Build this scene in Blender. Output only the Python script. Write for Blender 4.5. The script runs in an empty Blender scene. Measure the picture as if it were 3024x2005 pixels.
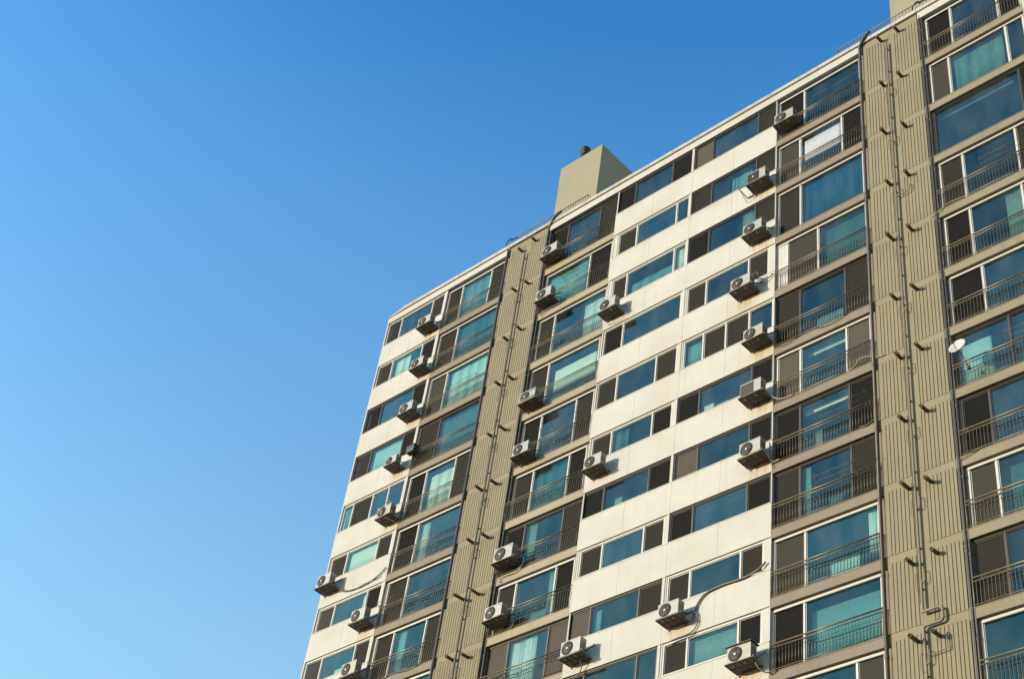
import bpy, math, random
from mathutils import Matrix, Vector
random.seed(7)
SC = bpy.context.scene
COL = SC.collection

# ------------------------------------------------------------------ camera
cam_d = bpy.data.cameras.new('camera'); cam = bpy.data.objects.new('camera', cam_d); COL.objects.link(cam)
SC.camera = cam
YAW, PITCH, ROLL = -0.85901446, 0.72947192, 0.16963368
fwd = Vector((math.sin(YAW)*math.cos(PITCH), math.cos(YAW)*math.cos(PITCH), math.sin(PITCH)))
rgt = Vector((math.cos(YAW), -math.sin(YAW), 0)); upv = rgt.cross(fwd)
R_ = rgt*math.cos(ROLL) + upv*math.sin(ROLL); U_ = -rgt*math.sin(ROLL) + upv*math.cos(ROLL)
m = Matrix((R_, U_, -fwd)).transposed().to_4x4(); m.translation = Vector((23.4408, -32.2755, 1.6))
cam.matrix_world = m
cam_d.sensor_width = 36; cam_d.lens = 36*4462.86/3024; cam_d.clip_end = 5000
SC.render.resolution_x, SC.render.resolution_y = 1024, 678

# ------------------------------------------------------------------ sky and sun
SUN_TRAVEL = Vector((0.72, 1.0, -0.23)).normalized()
sun_el = math.asin(-SUN_TRAVEL.z); sun_az = math.atan2(-SUN_TRAVEL.x, -SUN_TRAVEL.y)
w = bpy.data.worlds.new('World'); SC.world = w; w.use_nodes = True
nt = w.node_tree; nt.nodes.clear()
sky = nt.nodes.new('ShaderNodeTexSky'); sky.sky_type = 'NISHITA'; sky.sun_disc = False
sky.sun_elevation = sun_el; sky.sun_rotation = sun_az
sky.air_density = 2.5; sky.dust_density = 0.0; sky.ozone_density = 6.0; sky.altitude = 100
hs = nt.nodes.new('ShaderNodeHueSaturation'); hs.inputs['Saturation'].default_value = 1.0
gm = nt.nodes.new('ShaderNodeGamma'); gm.inputs[1].default_value = 1.6
bg = nt.nodes.new('ShaderNodeBackground'); bg.inputs['Strength'].default_value = 0.15
wo = nt.nodes.new('ShaderNodeOutputWorld')
nt.links.new(sky.outputs[0], hs.inputs['Color']); nt.links.new(hs.outputs[0], gm.inputs[0]); 
tcw = nt.nodes.new('ShaderNodeTexCoord'); sep = nt.nodes.new('ShaderNodeSeparateXYZ'); nt.links.new(tcw.outputs['Generated'], sep.inputs[0])
def sky_range(a, b):
    q = nt.nodes.new('ShaderNodeMapRange'); q.interpolation_type = 'SMOOTHSTEP'; q.inputs[1].default_value = a; q.inputs[2].default_value = b
    nt.links.new(sep.outputs[2], q.inputs[0]); return q.outputs[0]
def sky_mix(kind, fac, src, col):
    q = nt.nodes.new('ShaderNodeMix'); q.data_type = 'RGBA'; q.blend_type = kind; nt.links.new(fac, q.inputs[0]); nt.links.new(src, q.inputs[6]); q.inputs[7].default_value = col+(1,); return q.outputs[2]
deep = sky_mix('MULTIPLY', sky_range(.66, .96), gm.outputs[0], (.10, .58, .82))
hazy = sky_mix('ADD', sky_range(.80, .30), deep, (.38, .17, .0))
nt.links.new(hazy, bg.inputs[0]); nt.links.new(bg.outputs[0], wo.inputs[0])
sd = bpy.data.lights.new('sun', 'SUN'); sd.energy = 2.4; sd.angle = math.radians(0.5); sd.color = (1.0, 0.85, 0.64)
so = bpy.data.objects.new('sun', sd); COL.objects.link(so); so.location = (-40, -60, 90)
so.rotation_euler = SUN_TRAVEL.to_track_quat('-Z', 'Y').to_euler()
vs = SC.view_settings; vs.view_transform = 'Standard'; vs.look = 'None'; vs.exposure = 1.42; vs.gamma = 1.0
try: vs.use_curve_mapping = False
except Exception: pass
SC.render.engine = 'CYCLES'
SC.cycles.max_bounces = 8; SC.cycles.transparent_max_bounces = 12

# ------------------------------------------------------------------ materials
MATS = {}
def base_mat(name):
    mt = bpy.data.materials.new(name); mt.use_nodes = True
    n = mt.node_tree; b = n.nodes['Principled BSDF']
    return mt, n, b
def simple(name, col, rough=.6, metal=0., var=.12, scale=6., bump=0.):
    mt, n, b = base_mat(name)
    tc = n.nodes.new('ShaderNodeTexCoord')
    no = n.nodes.new('ShaderNodeTexNoise'); no.inputs['Scale'].default_value = scale; no.inputs['Detail'].default_value = 6
    n.links.new(tc.outputs['Object'], no.inputs['Vector'])
    rp = n.nodes.new('ShaderNodeValToRGB')
    rp.color_ramp.elements[0].position = .3; rp.color_ramp.elements[1].position = .7
    rp.color_ramp.elements[0].color = tuple(c*(1-var) for c in col)+(1,)
    rp.color_ramp.elements[1].color = tuple(min(1, c*(1+var)) for c in col)+(1,)
    n.links.new(no.outputs[0], rp.inputs[0]); n.links.new(rp.outputs[0], b.inputs['Base Color'])
    b.inputs['Roughness'].default_value = rough; b.inputs['Metallic'].default_value = metal
    if bump:
        bp = n.nodes.new('ShaderNodeBump'); bp.inputs['Strength'].default_value = bump; bp.inputs['Distance'].default_value = .02
        n.links.new(no.outputs[0], bp.inputs['Height']); n.links.new(bp.outputs[0], b.inputs['Normal'])
    MATS[name] = mt; return mt
def wallmat(name, col, stain, streak=.35, fine=40., bump=.25, speck=.12, ochre=False):
    """painted render/concrete: broad patches, vertical dirt runs, fine grain"""
    mt, n, b = base_mat(name)
    geo = n.nodes.new('ShaderNodeNewGeometry')
    def noise(sc, det, vec):
        mp = n.nodes.new('ShaderNodeMapping'); mp.inputs['Scale'].default_value = sc
        n.links.new(vec, mp.inputs['Vector'])
        no = n.nodes.new('ShaderNodeTexNoise'); no.inputs['Scale'].default_value = 1; no.inputs['Detail'].default_value = det
        n.links.new(mp.outputs[0], no.inputs['Vector']); return no.outputs[0]
    P = geo.outputs['Position']
    runs = noise((5.5, 5.5, .22), 5, P); patch = noise((.5, .5, .7), 4, P); grain = noise((fine,)*3, 3, P)
    def ramp(x, a, c):
        r = n.nodes.new('ShaderNodeMapRange'); r.inputs[1].default_value = a; r.inputs[2].default_value = c
        n.links.new(x, r.inputs[0]); return r.outputs[0]
    def mix(fac, A, B, k):
        mu = n.nodes.new('ShaderNodeMath'); mu.operation = 'MULTIPLY'; mu.inputs[1].default_value = k; n.links.new(fac, mu.inputs[0])
        mx = n.nodes.new('ShaderNodeMix'); mx.data_type = 'RGBA'; n.links.new(mu.outputs[0], mx.inputs[0])
        if isinstance(A, tuple): mx.inputs[6].default_value = A+(1,)
        else: n.links.new(A, mx.inputs[6])
        mx.inputs[7].default_value = B+(1,); return mx.outputs[2]
    runs2 = noise((16, 16, .5), 4, P)
    c0 = mix(ramp(patch, .42, .68), tuple(col), tuple(stain), .40)
    c1 = mix(ramp(runs, .54, .72), c0, tuple(stain), streak)
    c1 = mix(ramp(runs2, .60, .74), c1, tuple(x*.8 for x in stain), streak*.8)
    c2 = mix(ramp(grain, .5, .8), c1, tuple(x*.6 for x in col), speck)
    if ochre:
        # streaky yellow-brown tone fading down the wall below an air-conditioner bracket; where it starts is set per wall panel
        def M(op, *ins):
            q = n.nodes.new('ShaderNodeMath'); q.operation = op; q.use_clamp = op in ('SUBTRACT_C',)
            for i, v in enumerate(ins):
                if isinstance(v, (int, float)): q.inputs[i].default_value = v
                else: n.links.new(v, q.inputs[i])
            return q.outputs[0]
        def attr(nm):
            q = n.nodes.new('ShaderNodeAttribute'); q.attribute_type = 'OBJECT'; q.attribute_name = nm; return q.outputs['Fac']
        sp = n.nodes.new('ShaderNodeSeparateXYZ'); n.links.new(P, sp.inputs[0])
        dx_ = M('ABSOLUTE', M('SUBTRACT', sp.outputs[0], attr('ochre_x')))
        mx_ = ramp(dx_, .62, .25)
        dz_ = M('SUBTRACT', attr('ochre_z'), sp.outputs[2])
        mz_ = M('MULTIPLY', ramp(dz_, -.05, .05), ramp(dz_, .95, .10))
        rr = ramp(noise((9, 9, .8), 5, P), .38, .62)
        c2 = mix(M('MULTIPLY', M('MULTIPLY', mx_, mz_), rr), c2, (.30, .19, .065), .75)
    n.links.new(c2, b.inputs['Base Color']); b.inputs['Roughness'].default_value = .85
    bp = n.nodes.new('ShaderNodeBump'); bp.inputs['Strength'].default_value = bump; bp.inputs['Distance'].default_value = .01
    n.links.new(grain, bp.inputs['Height']); n.links.new(bp.outputs[0], b.inputs['Normal'])
    MATS[name] = mt; return mt
def glassmat(name, tint, refl, dust=.035):
    mt, n, b = base_mat(name); n.nodes.remove(b)
    out = n.nodes['Material Output']
    tr = n.nodes.new('ShaderNodeBsdfTransparent'); tr.inputs[0].default_value = tint+(1,)
    gl = n.nodes.new('ShaderNodeBsdfGlossy'); gl.inputs['Roughness'].default_value = .02; gl.inputs[0].default_value = (.74, 1, .84, 1)
    geo = n.nodes.new('ShaderNodeNewGeometry')
    no = n.nodes.new('ShaderNodeTexNoise'); no.inputs['Scale'].default_value = .8
    n.links.new(geo.outputs['Position'], no.inputs['Vector'])
    bp = n.nodes.new('ShaderNodeBump'); bp.inputs['Strength'].default_value = .04; bp.inputs['Distance'].default_value = .05
    n.links.new(no.outputs[0], bp.inputs['Height']); n.links.new(bp.outputs[0], gl.inputs['Normal'])
    # two-sided Schlick reflectance (same from inside and outside)
    dt = n.nodes.new('ShaderNodeVectorMath'); dt.operation = 'DOT_PRODUCT'
    n.links.new(geo.outputs['Incoming'], dt.inputs[0]); n.links.new(geo.outputs['Normal'], dt.inputs[1])
    def M(op, *ins):
        q = n.nodes.new('ShaderNodeMath'); q.operation = op
        for i, v in enumerate(ins):
            if isinstance(v, (int, float)): q.inputs[i].default_value = v
            else: n.links.new(v, q.inputs[i])
        return q.outputs[0]
    fr = M('MULTIPLY_ADD', M('POWER', M('SUBTRACT', 1.0, M('ABSOLUTE', dt.outputs['Value'])), 5.0), 1-refl, refl)
    mx = n.nodes.new('ShaderNodeMixShader'); n.links.new(fr, mx.inputs[0])
    n.links.new(tr.outputs[0], mx.inputs[1]); n.links.new(gl.outputs[0], mx.inputs[2])
    # thin uneven film of dust on the pane
    df = n.nodes.new('ShaderNodeBsdfDiffuse'); df.inputs[0].default_value = (.46, .44, .40, 1)
    mp = n.nodes.new('ShaderNodeMapping'); mp.inputs['Scale'].default_value = (1.6, 1.6, .6); n.links.new(geo.outputs['Position'], mp.inputs[0])
    nd = n.nodes.new('ShaderNodeTexNoise'); nd.inputs['Scale'].default_value = 1.0; nd.inputs['Detail'].default_value = 5; n.links.new(mp.outputs[0], nd.inputs['Vector'])
    dr = n.nodes.new('ShaderNodeMapRange'); dr.inputs[1].default_value = .35; dr.inputs[2].default_value = .7; dr.inputs[3].default_value = .004; dr.inputs[4].default_value = dust
    n.links.new(nd.outputs[0], dr.inputs[0])
    m2 = n.nodes.new('ShaderNodeMixShader'); n.links.new(dr.outputs[0], m2.inputs[0]); n.links.new(mx.outputs[0], m2.inputs[1]); n.links.new(df.outputs[0], m2.inputs[2])
    n.links.new(m2.outputs[0], out.inputs[0])
    MATS[name] = mt
def screenmat(name, col, k):
    mt, n, b = base_mat(name); out = n.nodes['Material Output']
    b.inputs['Base Color'].default_value = col+(1,); b.inputs['Roughness'].default_value = .9; b.inputs['Specular IOR Level'].default_value = .1
    tr = n.nodes.new('ShaderNodeBsdfTransparent')
    geo = n.nodes.new('ShaderNodeNewGeometry')
    no = n.nodes.new('ShaderNodeTexNoise'); no.inputs['Scale'].default_value = 2.5; no.inputs['Detail'].default_value = 4
    n.links.new(geo.outputs['Position'], no.inputs['Vector'])
    mr = n.nodes.new('ShaderNodeMapRange'); mr.inputs[1].default_value = .3; mr.inputs[2].default_value = .7
    mr.inputs[3].default_value = k-.03; mr.inputs[4].default_value = k+.03
    n.links.new(no.outputs[0], mr.inputs[0])
    mx = n.nodes.new('ShaderNodeMixShader'); n.links.new(mr.outputs[0], mx.inputs[0])
    n.links.new(tr.outputs[0], mx.inputs[1]); n.links.new(b.outputs[0], mx.inputs[2]); n.links.new(mx.outputs[0], out.inputs[0])
    MATS[name] = mt

wallmat('white_render', (.408, .398, .382), (.315, .285, .235), streak=.30, ochre=True)
wallmat('tan_concrete', (.200, .174, .116), (.148, .125, .082), streak=.4, fine=55, speck=.3)
wallmat('slab_paint', (.185, .152, .122), (.13, .105, .085), streak=.4, fine=50, speck=.25)
wallmat('slab_cream', (.27, .235, .175), (.19, .16, .115), streak=.4, fine=50, speck=.2)
wallmat('slab_ochre', (.20, .172, .122), (.14, .118, .085), streak=.4, fine=50, speck=.25)
wallmat('tower_render', (.232, .210, .150), (.19, .17, .12), streak=.25)
wallmat('coping_paint', (.37, .365, .35), (.19, .18, .165), streak=.75, fine=30, speck=.25)
simple('white_frame', (.43, .415, .395), .45, var=.06)
simple('brown_frame', (.028, .021, .017), .5, var=.15)
simple('grey_frame', (.20, .18, .155), .5, var=.1)
simple('rail_paint', (.13, .10, .058), .4, metal=.3, var=.3, scale=14)
simple('pipe_paint', (.15, .13, .09), .55, var=.15)
simple('downpipe_paint', (.06, .05, .04), .5, var=.2)  # dark pipe, its colour deepened to carry the pipe's shadow beside the pier
simple('vent_plastic', (.10, .072, .045), .6, var=.25)
simple('rust_stub', (.20, .12, .07), .8, var=.35, scale=20)
simple('ac_casing', (.30, .29, .275), .5, var=.06)
simple('ac_cream', (.29, .265, .21), .5, var=.10)
simple('ac_cool', (.265, .27, .265), .5, var=.08)
simple('ac_grey', (.085, .08, .072), .5, var=.06)
simple('ac_dark', (.035, .032, .03), .6, var=.2)
simple('ac_side', (.22, .21, .2), .55, var=.1)
simple('bracket_steel', (.12, .095, .07), .6, metal=.3, var=.4, scale=18)
simple('hub_white', (.42, .41, .39), .4, var=.03)
simple('logo_red', (.55, .03, .04), .4, var=.03)
simple('print_grey', (.22, .22, .24), .5, var=.03)
simple('cable_black', (.03, .028, .026), .6, var=.2)
simple('hose_white', (.27, .255, .22), .6, var=.15, scale=12)
simple('hose_grey', (.13, .115, .095), .6, var=.2, scale=12)
simple('asphalt', (.05, .05, .05), .9, var=.2, scale=2)
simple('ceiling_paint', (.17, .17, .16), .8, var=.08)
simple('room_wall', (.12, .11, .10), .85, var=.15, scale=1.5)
simple('blind_pale', (.44, .44, .38), .8, var=.05)
simple('cloth_mint', (.44, .465, .42), .9, var=.06)
simple('cloth_white', (.50, .48, .47), .9, var=.04)
simple('cloth_blue', (.03, .105, .20), .9, var=.15)
simple('cloth_green', (.085, .15, .145), .9, var=.15)
simple('cloth_aqua', (.35, .395, .41), .9, var=.08)
simple('cloth_beige', (.40, .36, .28), .9, var=.08)
simple('cloth_grey', (.17, .185, .19), .9, var=.1)
simple('dish_white', (.42, .41, .39), .45, var=.04)
simple('roof_felt', (.25, .25, .24), .9, var=.1)
glassmat('window_glass', (.86, .94, .91), .042)
glassmat('teal_glass', (.78, .91, .88), .052)
glassmat('clear_glass', (.96, .96, .965), .05, .02)
glassmat('dark_glass', (.60, .77, .77), .040)
screenmat('insect_screen', (.029, .027, .0235), .76)
screenmat('dark_screen', (.013, .012, .011), .66)
screenmat('grey_screen', (.048, .045, .040), .80)
screenmat('pale_screen', (.085, .074, .064), .82)

# ------------------------------------------------------------------ mesh helpers
class MB:
    def __init__(s): s.v = []; s.f = []; s.sm = []
    def box(s, x0, x1, y0, y1, z0, z1):
        i = len(s.v)
        s.v += [(x0,y0,z0),(x1,y0,z0),(x1,y1,z0),(x0,y1,z0),(x0,y0,z1),(x1,y0,z1),(x1,y1,z1),(x0,y1,z1)]
        s.f += [tuple(i+k for k in q) for q in ((0,3,2,1),(4,5,6,7),(0,1,5,4),(1,2,6,5),(2,3,7,6),(3,0,4,7))]
        s.sm += [False]*6; return s
    def ring(s, x0, x1, z0, z1, y0, y1, t):
        """rectangular frame lying in an XZ plane"""
        s.box(x0, x1, y0, y1, z0, z0+t); s.box(x0, x1, y0, y1, z1-t, z1)
        s.box(x0, x0+t, y0, y1, z0+t, z1-t); s.box(x1-t, x1, y0, y1, z0+t, z1-t); return s
    def tube(s, pts, r, n=6, caps=True):
        pts = [Vector(p) for p in pts]
        if len(pts) < 2: return s
        i0 = len(s.v); ref = None
        for k, p in enumerate(pts):
            d = (pts[min(k+1, len(pts)-1)] - pts[max(k-1, 0)]).normalized()
            if ref is None:
                ref = d.cross(Vector((0, 0, 1)) if abs(d.z) < .9 else Vector((1, 0, 0))).normalized()
            ref = (ref - d*ref.dot(d)).normalized(); b = d.cross(ref)
            for j in range(n):
                a = 2*math.pi*j/n; s.v.append(tuple(p + (ref*math.cos(a) + b*math.sin(a))*r))
        for k in range(len(pts)-1):
            for j in range(n):
                a, b_ = i0+k*n+j, i0+k*n+(j+1) % n
                s.f.append((a, b_, b_+n, a+n)); s.sm.append(True)
        if caps:
            s.f.append(tuple(i0+j for j in range(n))[::-1]); s.f.append(tuple(i0+(len(pts)-1)*n+j for j in range(n))); s.sm += [False]*2
        return s
    def lathe(s, prof, axis, origin, n=16):
        """prof: (radius, height) pairs along axis"""
        ax = Vector(axis).normalized(); o = Vector(origin)
        e1 = ax.cross(Vector((0,0,1)) if abs(ax.z) < .9 else Vector((1,0,0))).normalized(); e2 = ax.cross(e1)
        i0 = len(s.v)
        for r, h in prof:
            for j in range(n):
                a = 2*math.pi*j/n; s.v.append(tuple(o + ax*h + (e1*math.cos(a)+e2*math.sin(a))*r))
        for k in range(len(prof)-1):
            for j in range(n):
                a, b = i0+k*n+j, i0+k*n+(j+1) % n
                s.f.append((a, b, b+n, a+n)); s.sm.append(True)
        return s
    def mesh(s, name, mat):
        me = bpy.data.meshes.new(name); me.from_pydata(s.v, [], s.f)
        me.polygons.foreach_set('use_smooth', s.sm); me.materials.append(MATS[mat]); me.update(); return me
    def build(s, name, mat, parent=None, bevel=0):
        o = bpy.data.objects.new(name, s.mesh(name, mat)); COL.objects.link(o)
        if parent: o.parent = parent
        if bevel:
            b = o.modifiers.new('bevel', 'BEVEL'); b.width = bevel; b.segments = 2; b.limit_method = 'ANGLE'
        return o
def tag(o, label=None, cat=None, group=None, kind=None):
    if label: o['label'] = label
    if cat: o['category'] = cat
    if group: o['group'] = group
    if kind: o['kind'] = kind
    return o
def empty(name, loc=(0, 0, 0)):
    o = bpy.data.objects.new(name, None); COL.objects.link(o); o.location = loc; o.empty_display_size = .2; return o
def smooth(pts, n=6):
    """Catmull-Rom through the points"""
    P = [Vector(p) for p in pts]; P = [P[0]*2-P[1]] + P + [P[-1]*2-P[-2]]; out = []
    for i in range(1, len(P)-2):
        for k in range(n):
            t = k/n; a, b, c, d = P[i-1:i+3]
            out.append(.5*((2*b)+(c-a)*t+(2*a-5*b+4*c-d)*t*t+(3*b-a-3*c+d)*t*t*t))
    return out + [P[-2]]

ORD = ['', 'top', 'second', 'third', 'fourth', 'fifth', 'sixth', 'seventh', 'eighth', 'ninth', 'tenth', 'eleventh', 'twelfth']
def floor_words(k): return 'top floor' if k == 1 else ORD[k]+' floor from top'

# ------------------------------------------------------------------ levels and bays (metres)
ZB = [51.82, 48.96, 46.195, 43.35, 40.542, 37.724, 35.114, 32.531, 29.939, 27.36, 24.78, 22.2]
while ZB[-1] > 3: ZB.append(ZB[-1]-2.58)
NF = 11                                    # floors built in full
XA0, XA1, XP0, XP1, XC1, XD1, XQ0, XQ1, XF1 = -23.56, -19.28, -15.12, -12.74, -8.51, 0.0, 4.12, 6.54, 10.72
XEND = 15.2
SPAN = 1.36                                # spandrel height above the storey line
WY, BY = .055, .12                         # window planes in white bays / balcony bays

# ground
g = MB(); g.v = [(-3000,-3000,0),(3000,-3000,0),(3000,3000,0),(-3000,3000,0)]; g.f = [(0,1,2,3)]; g.sm = [False]
tag(g.build('ground', 'asphalt'), kind='structure')

BLD = empty('apartment_building', (0, 0, 0))
tag(BLD, 'tall cream and tan apartment block with glazed balconies and ribbed concrete piers', 'building')

# ------------------------------------------------------------------ structure: spandrels, slabs, core
SPAN_OBJ = {}
WHITE = [(XA0, XA1), (XC1, XD1), (XF1, XEND)]
BALC = [(XA1, XP0), (XP1, XC1), (XD1, XQ0), (XQ1, XF1)]
for k in range(1, len(ZB)):
    zb = ZB[k]
    for a, b in WHITE:
        mb = MB()
        # wall panels with a fine recessed joint every half room
        n = max(1, round((b-a)/2.13)); wd = (b-a)/n
        for i in range(n):
            mb.box(a+i*wd+(.004 if i else 0), a+(i+1)*wd-(.004 if i < n-1 else 0), 0, .06, zb, zb+SPAN)
        mb.box(a+.001, b-.001, .055, .3, zb+.002, zb+SPAN-.004)
        # sill drip
        mb.box(a+.01, b-.01, -.012, .05, zb+SPAN-.03, zb+SPAN-.001)
        spo = mb.build('spandrel', 'white_render', BLD); spo['ochre_x'] = -1000.0; spo['ochre_z'] = 0.0; SPAN_OBJ[(k, a)] = spo
    for a, b in BALC:
        mb = MB().box(a+.003, b-.003, .004, .34, zb-.09, zb+.27)
        mb.box(a+.003, b-.003, -.012, .03, zb+.235, zb+.272)
        mb.build('balcony_slab', {XP1: 'slab_cream', XQ1: 'slab_ochre'}.get(a, 'slab_paint'), BLD, bevel=.012)
# floor plates, party walls and back wall inside
for k in range(1, NF+2):
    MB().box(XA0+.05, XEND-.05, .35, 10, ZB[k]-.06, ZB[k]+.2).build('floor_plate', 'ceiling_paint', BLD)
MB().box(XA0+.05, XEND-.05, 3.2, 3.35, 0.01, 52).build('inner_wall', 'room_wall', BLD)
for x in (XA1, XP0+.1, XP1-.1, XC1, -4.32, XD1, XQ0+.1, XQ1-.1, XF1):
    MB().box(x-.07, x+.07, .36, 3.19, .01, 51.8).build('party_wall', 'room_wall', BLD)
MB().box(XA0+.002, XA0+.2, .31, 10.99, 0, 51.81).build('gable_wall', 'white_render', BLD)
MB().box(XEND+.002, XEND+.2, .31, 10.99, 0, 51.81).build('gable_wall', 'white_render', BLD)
MB().box(XA0, XEND+.2, 11, 11.2, 0, 52.4).build('rear_wall', 'white_render', BLD)
# reveals where white bays end (side faces towards the balconies) and the posts between rooms
for x0, x1 in ((XA1-.16, XA1), (XD1-.04, XD1-.001), (XC1+.002, XC1+.06), (XF1+.002, XF1+.06)):
    for k in range(1, len(ZB)):
        MB().box(x0, x1, .02, .33, ZB[k]+SPAN, ZB[k-1]).build('window_jamb', 'white_render', BLD)
for k in range(1, len(ZB)):
    MB().box(-4.375, -4.265, .012, .33, ZB[k]+SPAN, ZB[k-1]).build('window_jamb', 'white_render', BLD)
for x in (XA0+.0,):
    for k in range(1, len(ZB)):
        MB().box(x+.001, x+.085, .0, .2, ZB[k]+SPAN, ZB[k-1]).build('window_jamb', 'white_render', BLD)

# ------------------------------------------------------------------ roof
def prism(mb, x0, x1, prof0, prof1):
    i = len(mb.v); n = len(prof0)
    mb.v += [(x0, y, z) for y, z in prof0] + [(x1, y, z) for y, z in prof1]
    for j in range(n):
        a, b = i+j, i+(j+1) % n; mb.f.append((a, b, b+n, a+n)); mb.sm.append(False)
    mb.f.append(tuple(i+j for j in range(n))[::-1]); mb.f.append(tuple(i+n+j for j in range(n))); mb.sm += [False]*2
fas = MB().box(XA0, XP0-.05, -.03, .3, 51.82, 52.22).box(XP1+.05, XQ0-.05, -.03, .3, 51.82, 52.22).box(XQ1+.05, XEND, -.03, .3, 51.82, 52.22)
fas.build('roof_fascia', 'white_render', BLD, bevel=.02)
pf = [(-.10, 52.21), (-.11, 52.38), (-.03, 52.52), (.08, 52.58), (.5, 52.58), (.5, 52.21)]
pl = [(-.06, 52.17), (-.07, 52.2), (-.02, 52.24), (.06, 52.27), (.5, 52.27), (.5, 52.17)]
mb = MB()
xs = [-22.45, -19.4, XP0-.06]; prism(mb, XA0-.03, -22.45, pl, pf)
prism(mb, -22.449, XP0-.06, pf, pf); prism(mb, XP0-.055, XP1+.055, pf, pf); prism(mb, XP1+.06, XQ0-.06, pf, pf); prism(mb, XQ0-.055, XQ1+.055, pf, pf); prism(mb, XQ1+.06, XEND, pf, pf)
mb.build('roof_coping', 'coping_paint', BLD, bevel=.02)
MB().box(XA0+.1, XEND, .4, 11, 51.9, 52.3).build('roof_deck', 'roof_felt', BLD)
for cx in (-13.8, 5.5):
    t = MB().box(cx-1.4, cx+1.4, 2.4, 8.5, 52.2, 60.15).build('stair_tower', 'tower_render', BLD)
    if cx < 0:
        v = MB().lathe([(.0,.0),(.17,.0),(.17,.58),(.23,.58),(.23,.63),(.17,.66),(.17,.78),(.25,.80),(.25,.85),(.18,.90),(.18,1.0),(.26,1.02),(.26,1.07),(.0,1.2)], (0,0,1), (-14.0, 2.8, 60.15), 16)
        v.build('roof_cowl', 'ac_dark', t)
def roof_rail(x0, x1):
    mb = MB(); y = .3
    for z in (53.36, 52.72): mb.tube([(x0, y, z), (x1, y, z)], .022)
    n = int((x1-x0)/.15)
    for i in range(n+1):
        x = x0+(x1-x0)*i/n; mb.tube([(x, y, 52.5 if i % 6 == 0 else 52.72), (x, y, 53.36)], .02 if i % 6 == 0 else .015, 5)
    mb.tube([(x0, y, 53.36), (x0, 2.2, 53.36)], .016); mb.tube([(x1, y, 53.36), (x1, 2.2, 53.36)], .016)
    for yy in (.9, 1.5, 2.1):
        for x in (x0, x1): mb.tube([(x, yy, 52.3), (x, yy, 53.36)], .01, 5)
    mb.build('roof_railing', 'pipe_paint', BLD)
roof_rail(-15.25, -10.74); roof_rail(2.75, 8.4)

for x in (-6.72, -4.1, 0.45, -1.9):
    o = MB().tube([(x, .25, 52.5), (x, .25, 53.05+.2*math.sin(x))], .008, 5).tube([(x-.12, .25, 52.95), (x+.12, .25, 52.95)], .006, 5).build('aerial', 'bracket_steel', BLD)

# ------------------------------------------------------------------ ribbed concrete piers
def pier(x0, x1, left, right, vent_dx):
    core = MB().box(x0+.004, x1-.004, .022, .34, 0, 52.2).build('concrete_pier', 'tan_concrete', BLD)
    y0 = 0.0
    for k in range(0, NF+1):
        top = ZB[k] if k else 52.2
        bot = ZB[k]+.25
        nxt = ZB[k+1]+.25
        # smooth band at the storey line
        zt = ZB[k]+.25 if k else 52.2
        MB().box(x0, x1, y0, .025, ZB[k]-.02, zt).build('panel_band', 'tan_concrete', core)
        for grooves in (left, right):
            g0, g1 = grooves[0]-.10, grooves[-1]+.10
            if grooves is left: g0 = x0
            else: g1 = x1
            ed = [g0] + list(grooves) + [g1]
            mb = MB()
            for a, b in zip(ed[:-1], ed[1:]):
                mb.box(a+(.013 if a != g0 else 0), b-(.013 if b != g1 else 0), y0, .025, nxt+.014, ZB[k]-.022)
            mb.build('ribbed_panel', 'tan_concrete', core)
        mid0, mid1 = left[-1]+.1, right[0]-.1
        MB().box(mid0+.001, mid1-.001, y0+.003, .025, nxt, ZB[k]-.021).build('panel_strip', 'tan_concrete', core)
    return core
gl = [4.30, 4.42, 4.55, 4.68, 4.81, 4.94, 5.07]; gr = [5.55, 5.66, 5.79, 5.92, 6.05, 6.19, 6.31, 6.44]
p2 = pier(XQ0, XQ1, gl, gr, 0)
off = XP0 - XQ0
p1 = pier(XP0, XP1, [x+off for x in gl], [x+off-.03 for x in gr], 0)

vent_me = None
def vent(x, z, L, tilt, par):
    global vent_me
    if vent_me is None:
        mb = MB().lathe([(.0, -.02), (.064, -.02), (.064, .33), (.072, .33), (.072, .40), (.054, .40), (.050, .05), (.0, .05)], (0, -1, 0), (0, 0, 0), 10)
        vent_me = mb.mesh('vent_pipe', 'vent_plastic')
    o = bpy.data.objects.new('vent_pipe', vent_me); COL.objects.link(o); o.parent = par
    o.location = (x, 0, z); o.scale = (1, L/.40, 1); o.rotation_euler = (tilt, 0, random.uniform(-.06, .06)); return o
V2 = [(5.74,51.76,.34),(4.98,51.74,.36),(5.74,48.91,.33),(4.98,48.91,.33),(5.77,45.91,.33),(4.94,46.13,.37),(5.74,43.27,.33),(5.0,43.25,.34),(5.71,40.45,.36),(4.97,40.44,.46),(5.72,37.63,.37),(4.94,37.62,.34),(5.73,34.97,.37),(4.98,34.96,.36),(5.75,32.4,.36),(4.98,32.36,.36),(5.73,29.69,.36),(4.98,29.75,.42),(5.74,27.17,.31),(4.96,27.07,.36),(5.65,24.49,.42),(4.96,24.54,.44)]
V1 = [(-13.48,51.71,.3),(-14.3,51.5,.3),(-13.48,48.92,.3),(-14.26,48.9,.3),(-13.47,46.08,.32),(-14.24,45.85,.32),(-13.48,43.2,.35),(-14.22,43.23,.35),(-13.42,40.4,.42),(-14.2,40.41,.28),(-13.4,37.6,.40),(-14.22,37.62,.42),(-13.39,34.99,.40),(-14.17,35.01,.40),(-13.4,32.4,.42),(-14.15,32.4,.56),(-13.42,29.69,.34),(-14.2,29.8,.38),(-13.42,27.1,.36),(-14.2,27.1,.36)]
for x, z, L in V2: vent(x, z, L, random.uniform(.02, .1), p2)
for x, z, L in V1: vent(x, z, L, random.uniform(.02, .1), p1)

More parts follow.
